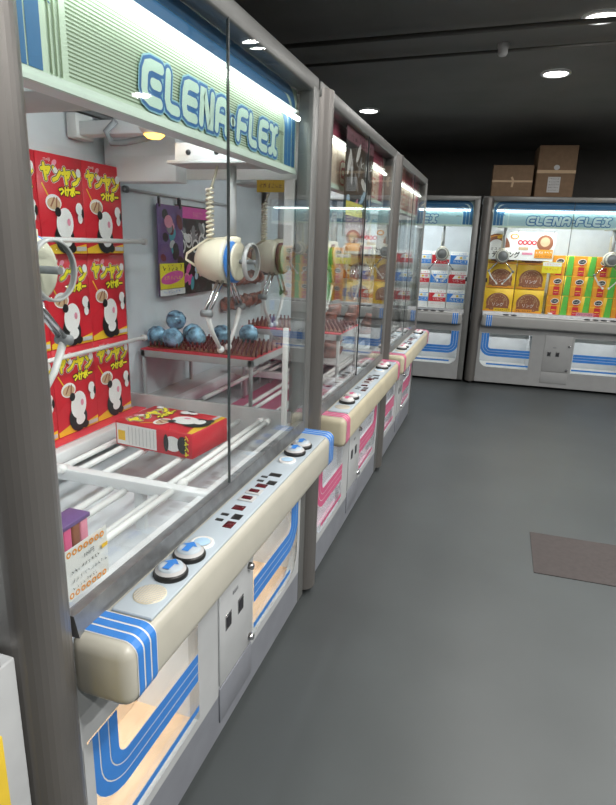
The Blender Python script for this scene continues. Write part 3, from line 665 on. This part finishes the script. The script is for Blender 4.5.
for (y_, x_, W_, H_, z_, kd, lab) in ((2.42, -1.455, .22, .40, 1.212, 'a', 'tall pale poster with yellow lower part, clipped to the rod at the left'), (2.655, -1.462, .36, .415, 1.205, 'b', 'dark poster with pink heading, clipped to the rod beside the pale one')):
    p = poster(lab, Matrix.Translation((x_, y_, z_)) @ RZ, W_, H_, kd, 3)
    for s in (-.4, .4): MB().box((s*W_-.006, -.004, H_-.012), (s*W_+.006, .006, H_+.03), 'dark', .002).build('clip', p)
poster('dark poster with dusty pink heading hanging inside the front glass of the second machine', Matrix.Translation((XF-.022, 2.79, 1.50)) @ RZ, .54, .455, 'c', 12)

# shelves with balls, pegs and red sheet in the second machine
def shelf(label, x0, x1, y0, y1, z):
    t = thing('prize_shelf', label, 'shelf', (x0, y0, z)); w, d = x1-x0, y1-y0
    MB().box((0, 0, -.035), (w, .02, -.005), 'lgrey', .002).box((0, d-.02, -.035), (w, d, -.005), 'lgrey', .002).box((0, 0, -.035), (.02, d, -.005), 'lgrey').box((w-.02, 0, -.035), (w, d, -.005), 'lgrey').build('shelf_frame', t)
    MB().box((0, 0, -.005), (w, d, 0), 'redcloth').build('red_sheet', t, 'bright red sheet')
    MB().box((.012, .04, .0), (w-.012, d-.02, .005), 'brown', .001).build('peg_board', t)
    p = MB(); n = int(w/.022)
    for i in range(n):
        for j in range(6): p.tube([(.02+i*.022, .05+j*.06, 0), (.02+i*.022, .05+j*.06, .028)], .0045, 'darkred', 6)
    p.build('peg_rows', t, 'rows of dark red upright pegs')
    for lx in (.01, w-.01):
        for ly in (.01, d-.01): MB().tube([(lx, ly, -.035), (lx, ly, .645-z)], .009, 'lgrey', 8).build('leg', t)
    return t
shelf('red covered shelf with blue balls in the second machine, nearest the clear side pane', -1.46, -.93, 2.15, 2.58, 1.0)
shelf('red covered shelf in the second machine, further from the clear side pane', -1.25, -.72, 2.75, 3.15, 1.04)
balls = [(-1.43, 2.24, 1.045, 'at the left rear'), (-1.38, 2.32, 1.11, 'on top of the others at the left'), (-1.34, 2.22, 1.045, 'beside the left corner'), (-1.27, 2.30, 1.045, 'in the middle'), (-1.20, 2.42, 1.045, 'nearest the posters'), (-1.33, 2.38, 1.045, 'behind the middle one'), (-1.10, 2.5, 1.045, 'furthest right on the shelf of the near side')]
b = MB(); q = bmesh.new(); bmesh.ops.create_icosphere(q, subdivisions=3, radius=.045)
for v in q.verts: v.co *= 1+.06*math.sin(v.co.x*190+v.co.z*130)*math.cos(v.co.y*170)
b.bm(q, 'ball', True); bo = b.build('toy_ball'); 
balls.append((-.95, 2.86, 1.085, 'alone on the further red shelf'))
for i, (x, y, z, lab) in enumerate(balls):
    o = bo if i == 0 else bo.copy()
    if i: C.objects.link(o)
    o.location = (x, y, z); o.rotation_euler = (i, i*2, i*.7); tag(o, 'blue crinkly wrapped ball '+lab, 'ball', 'blue wrapped balls on red shelves')
yc = thing('notice_card', 'small yellow notice card high inside the second machine', 'card', (-.92, 2.30, 1.66)); card('c', .12, .05, 'ylo').build('card', yc)
A = Art(rot_to((0, 0, 0), (1, 0, 0), (0, 0, 1))); glyph_row(A, -.05, .05, .025, .02, 'darkred', 4, 6); A.build('lettering', yc)
# wrapped snacks heaped in the second machine's far half and the third
first = True
for (cx, cy, n_, z0, where) in ((-1.05, 3.33, 9, .81, 'second machine'), (-1.05, 4.4, 8, .81, 'third machine')):
    for k in range(n_):
        o = bag if first else bag.copy()
        if not first: C.objects.link(o)
        first = False
        i, j = k % 3, k//3
        o.location = (cx-.2+i*.16+random.random()*.02, cy+.02*i-.1+j*.1, z0+.04+.05*j); o.rotation_euler = (.5-.15*j, .2*i-.2, random.random()*.8-.4+PI/4)
        tag(o, 'brown wrapped snack bag in the %s, %s row, %s' % (where, ('front', 'middle', 'back')[j], ('rear', 'middle', 'nearest the glass')[i]), 'snack bag', 'brown snack bags heaped in the near row')
for (y0_, nm) in ((3.10, 'second'), (4.17, 'third')):
    t = thing('prize_tray', 'clear raised tray under the brown snack bags in the %s machine' % nm, 'tray', (-1.32, y0_, .805))
    MB().box((0, 0, 0), (.50, .42, .008), 'lgrey', .002).build('tray_board', t)
    for lx in (.02, .48):
        for ly in (.02, .40): MB().tube([(lx, ly, 0), (lx, ly, -.16)], .008, 'lgrey', 8).build('leg', t)
MB().box((.11, .08, .646), (1.40, .60, .652), 'pink').build('tray_liner', m2, 'pink liner on the prize floor')

# ------------------------------------------------------------------ far machine prizes
def donut_box():
    b = MB().box((-.158, 0, 0), (.158, .12, .265), 'ylo', .003, 1)
    A = Art(rot_to((0, 0, 0), (1, 0, 0), (0, 0, 1)))
    A.poly([(x, z) for x, z in arc(0, .03, .125, 0, PI, 20)], 'brown'); A.poly(arc(0, .03, .118, .05, PI-.05, 20), 'brown')
    A.ell(0, .105, .128, .11, 'brown'); A.ell(0, .105, .118, .10, 'brown')
    A.stroke([(-.11, .07)]+arc(0, .105, .10, PI*1.1, -.1*PI, 14)+[(.11, .07)], .004, 'tan')
    for k in range(7): A.ell(-.07+k*.023, .165+.012*math.sin(k*1.9), .006, .004, 'tan', k)
    A.text('ポン・デ', 0, .125, .045, 'tan', .03); A.text('リング', 0, .08, .045, 'wht', .03); glyph_row(A, -.08, .08, .035, .016, 'tan', 5, 9)
    A.rect(-.15, .004, .15, .02, 'org')
    return b, A.mb
db = proto('doughnut_box', donut_box); used = []
FM = Matrix.Rotation(TH, 4, 'Z')
for ci, uu in enumerate((.285, .612)):
    for r in range(3):
        mt = Matrix.Translation(FB(uu, .40, .777+r*.268)) @ FM
        place(db, used, mt, 'yellow box with brown half circle, %s column, %s of its stack' % (('left', 'right')[ci], rows[r]), 'snack box', 'yellow boxes stacked in the back machine')
def crisp_box():
    b = MB().box((-.11, 0, 0), (.11, .10, .215), 'ylo', .002, 1)
    A = Art(rot_to((0, 0, 0), (1, 0, 0), (0, 0, 1)))
    A.rect(-.108, .004, .02, .212, 'org'); A.poly([(.04, .003), (.108, .003), (.108, .212), (.055, .212)], 'green'); A.rect(-.062, .003, .0, .10, 'red')
    A.rect(-.108, .10, .04, .108, 'ylo'); A.ell(-.03, .155, .043, .03, 'wht', .15); A.ell(-.03, .155, .036, .023, 'ink', .15); A.text('Pringles', -.03, .155, .022, 'wht', .02, .8, .15)
    A.ell(-.03, .115, .028, .008, 'red'); A.rect(-.055, .05, -.008, .06, 'ylo'); glyph_row(A, -.055, -.005, .03, .012, 'wht', 2, 4)
    return b, A.mb
cb = proto('crisps_box', crisp_box); used = []
for ci, uu in enumerate((.92, 1.145, 1.37, 1.595)):
    for r in range(3):
        mt = Matrix.Translation(FB(uu, .40, .777+r*.2165)) @ FM
        place(cb, used, mt, 'orange and green crisps box, %s column from the yellow boxes, %s of its stack' % (('first', 'second', 'third', 'fourth')[ci], rows[r]), 'snack box', 'orange and green boxes stacked in the back machine')
def sweet_box(c1, c2):
    def f():
        b = MB().box((-.098, 0, 0), (.098, .10, .215), 'wht', .002, 1)
        A = Art(rot_to((0, 0, 0), (1, 0, 0), (0, 0, 1)))
        A.rect(-.097, .075, .097, .125, c1); A.rect(-.097, .168, .097, .175, c1); A.poly([(-.097, .175), (-.02, .175), (-.06, .12), (-.097, .12)], c1)
        A.text('カルピス' if c1 == 'blue' else 'いちご', .01, .10, .04, 'wht', .02); glyph_row(A, -.08, .08, .195, .018, c1, 3, 7); glyph_row(A, -.08, .08, .05, .02, c2, 4, 8); glyph_row(A, -.08, .08, .02, .014, 'lgrey', 6, 9)
        A.ell(.06, .15, .02, .014, c2); A.ell(.02, .148, .014, .012, 'ylo')
        return b, A.mb
    return f
pr_ = {c: [proto('sweets_box', sweet_box(c, d)), []] for c, d in (('blue', 'lbl'), ('red', 'rose'))}
for ci, uu in enumerate((.30, .51, .72, .93, 1.135, 1.34, 1.548)):
    for r in range(3):
        c = 'blue' if (ci+r) % 2 == 0 else 'red'
        o = farloc(-1.74+uu); loc = Vector((o[0]-math.sin(TH)*.42, o[1]+math.cos(TH)*.42, .777+r*.2165))
        place(pr_[c][0], pr_[c][1], Matrix.Translation(loc) @ FM, 'white box with %s band, %s of its stack, %s' % (c, rows[r], ('leftmost column', 'second column from the left', 'third column from the left', 'middle column', 'third column from the right', 'second column from the right', 'rightmost column by the pillar')[ci]), 'sweets box', 'white boxes with coloured bands in the back left machine')
# poster and tag in the far right machine
t = thing('banner', 'white banner with brown ring pictures across the back right machine', 'banner', mat=Matrix.Translation(FB(.415, .34, 1.36)) @ FM)
MB().box((-.385, 0, 0), (.385, .002, .30), 'wht').build('sheet', t)
A = Art(rot_to((0, 0, 0), (1, 0, 0), (0, 0, 1)))
A.stroke(arc(-.22, .13, .115, PI, 0, 16), .06, 'brown'); A.ell(-.19, .245, .03, .02, 'ylo', .4); A.stroke(arc(-.22, .13, .125, 2.2, 1.2, 8), .01, 'org')
A.fat('ポン・デ・リング', -.20, .05, .07, 'ink', .002, .85); A.text('ミスド', -.22, .11, .04, 'ink', .02)
A.ell(-.035, .25, .045, .03, 'org'); A.ell(-.035, .25, .03, .018, 'wht')
for k in range(4): A.ring(.03+k*.048, .19, .02, .012, 'red', 14)
A.rect(.02, .11, .12, .14, 'tan', ); A.rect(.06, .06, .17, .085, 'rose')
A.ell(.285, .19, .085, .085, 'brown'); A.ell(.285, .20, .05, .05, 'tan'); A.rect(.19, .03, .375, .12, 'org'); glyph_row(A, .2, .37, .09, .03, 'wht', 7, 6); glyph_row(A, .2, .37, .05, .02, 'brown', 8, 7)
A.build('printed_picture', t)
for s in (-.37, 0, .37): MB().tube([(s, .001, .29), (s, .001, .315)], .004, 'dark', 6).build('clip', t)
t = thing('price_tag', 'yellow price tag hanging between the yellow boxes and the crisps boxes', 'tag', mat=Matrix.Translation(FB(.80, .30, 1.235)) @ FM)
MB().box((-.10, 0, 0), (.10, .0015, .12), 'yel').build('card', t)
A = Art(rot_to((0, 0, 0), (1, 0, 0), (0, 0, 1))); A.rect(-.095, .075, .095, .115, 'wht'); glyph_row(A, -.08, .08, .095, .02, 'org', 4, 7); glyph_row(A, -.08, .08, .045, .03, 'org', 5, 6); A.build('lettering', t)
MB().tube([(0, .001, .118), (0, .001, .42)], .0025, 'lgrey', 6).build('string', t)
for mm, uu, ww in ((mB, .16, .62), (mB, .85, .75), (mA, .2, 1.35)):
    MB().box((uu, .30, .74), (uu+ww, .52, .7765), 'wht', .002).build('display_plinth', mm)
# ledge labels in the back machines
for i, (uu, c, lab) in enumerate(((.33, 'ylo', 'small yellow price strip below the yellow boxes'), (.56, 'org', 'small orange price strip below the yellow boxes'), (1.2, 'rose', 'small rose price strip below the crisps boxes'))):
    t = thing('price_strip', lab, 'label', mat=Matrix.Translation(FB(uu, .285, .79)) @ FM, group='price strips in the back right machine')
    MB().box((-.09, 0, 0), (.09, .0015, .04), c).build('card', t); A = Art(rot_to((0, 0, 0), (1, 0, 0), (0, 0, 1))); glyph_row(A, -.08, .08, .02, .02, 'ink', i, 8); A.build('lettering', t)
# cartons on top of the far machine
def carton(label, u, d, w, dp, h, rz):
    t = thing('cardboard_carton', label, 'carton', mat=Matrix.Translation(FB(u, d, 2.0)) @ Matrix.Rotation(TH+rz, 4, 'Z'), group='cartons on the back machine')
    MB().box((-w/2, 0, 0), (w/2, dp, h), 'card', .004).build('carton_body', t)
    MB().box((-w/2-.001, -.0015, h*.47), (w/2+.001, .001, h*.53), 'tan').build('tape', t, 'strip of brown packing tape')
    return t
c1 = carton('lower wide cardboard carton on the back machine, left of the tall one', .27, .12, .40, .36, .315, 0)
A = Art(rot_to((0, 0, 0), (1, 0, 0), (0, 0, 1))); A.stroke([(0, .10), (.01, .16), (-.01, .20)], .02, 'tan'); A.build('torn_label', c1)
c2 = carton('tall cardboard carton with a white label on the back machine', .685, .10, .37, .36, .50, .03)
A = Art(rot_to((0, -.0015, 0), (1, 0, 0), (0, 0, 1))); A.rect(-.07, .05, .05, .20, 'lgrey'); A.ell(.0, .29, .028, .025, 'lgrey')
for k in range(5): glyph_row(A, -.06, .04, .07+k*.028, .014, 'ink', k, 6)
A.build('shipping_label', c2, 'white shipping label')
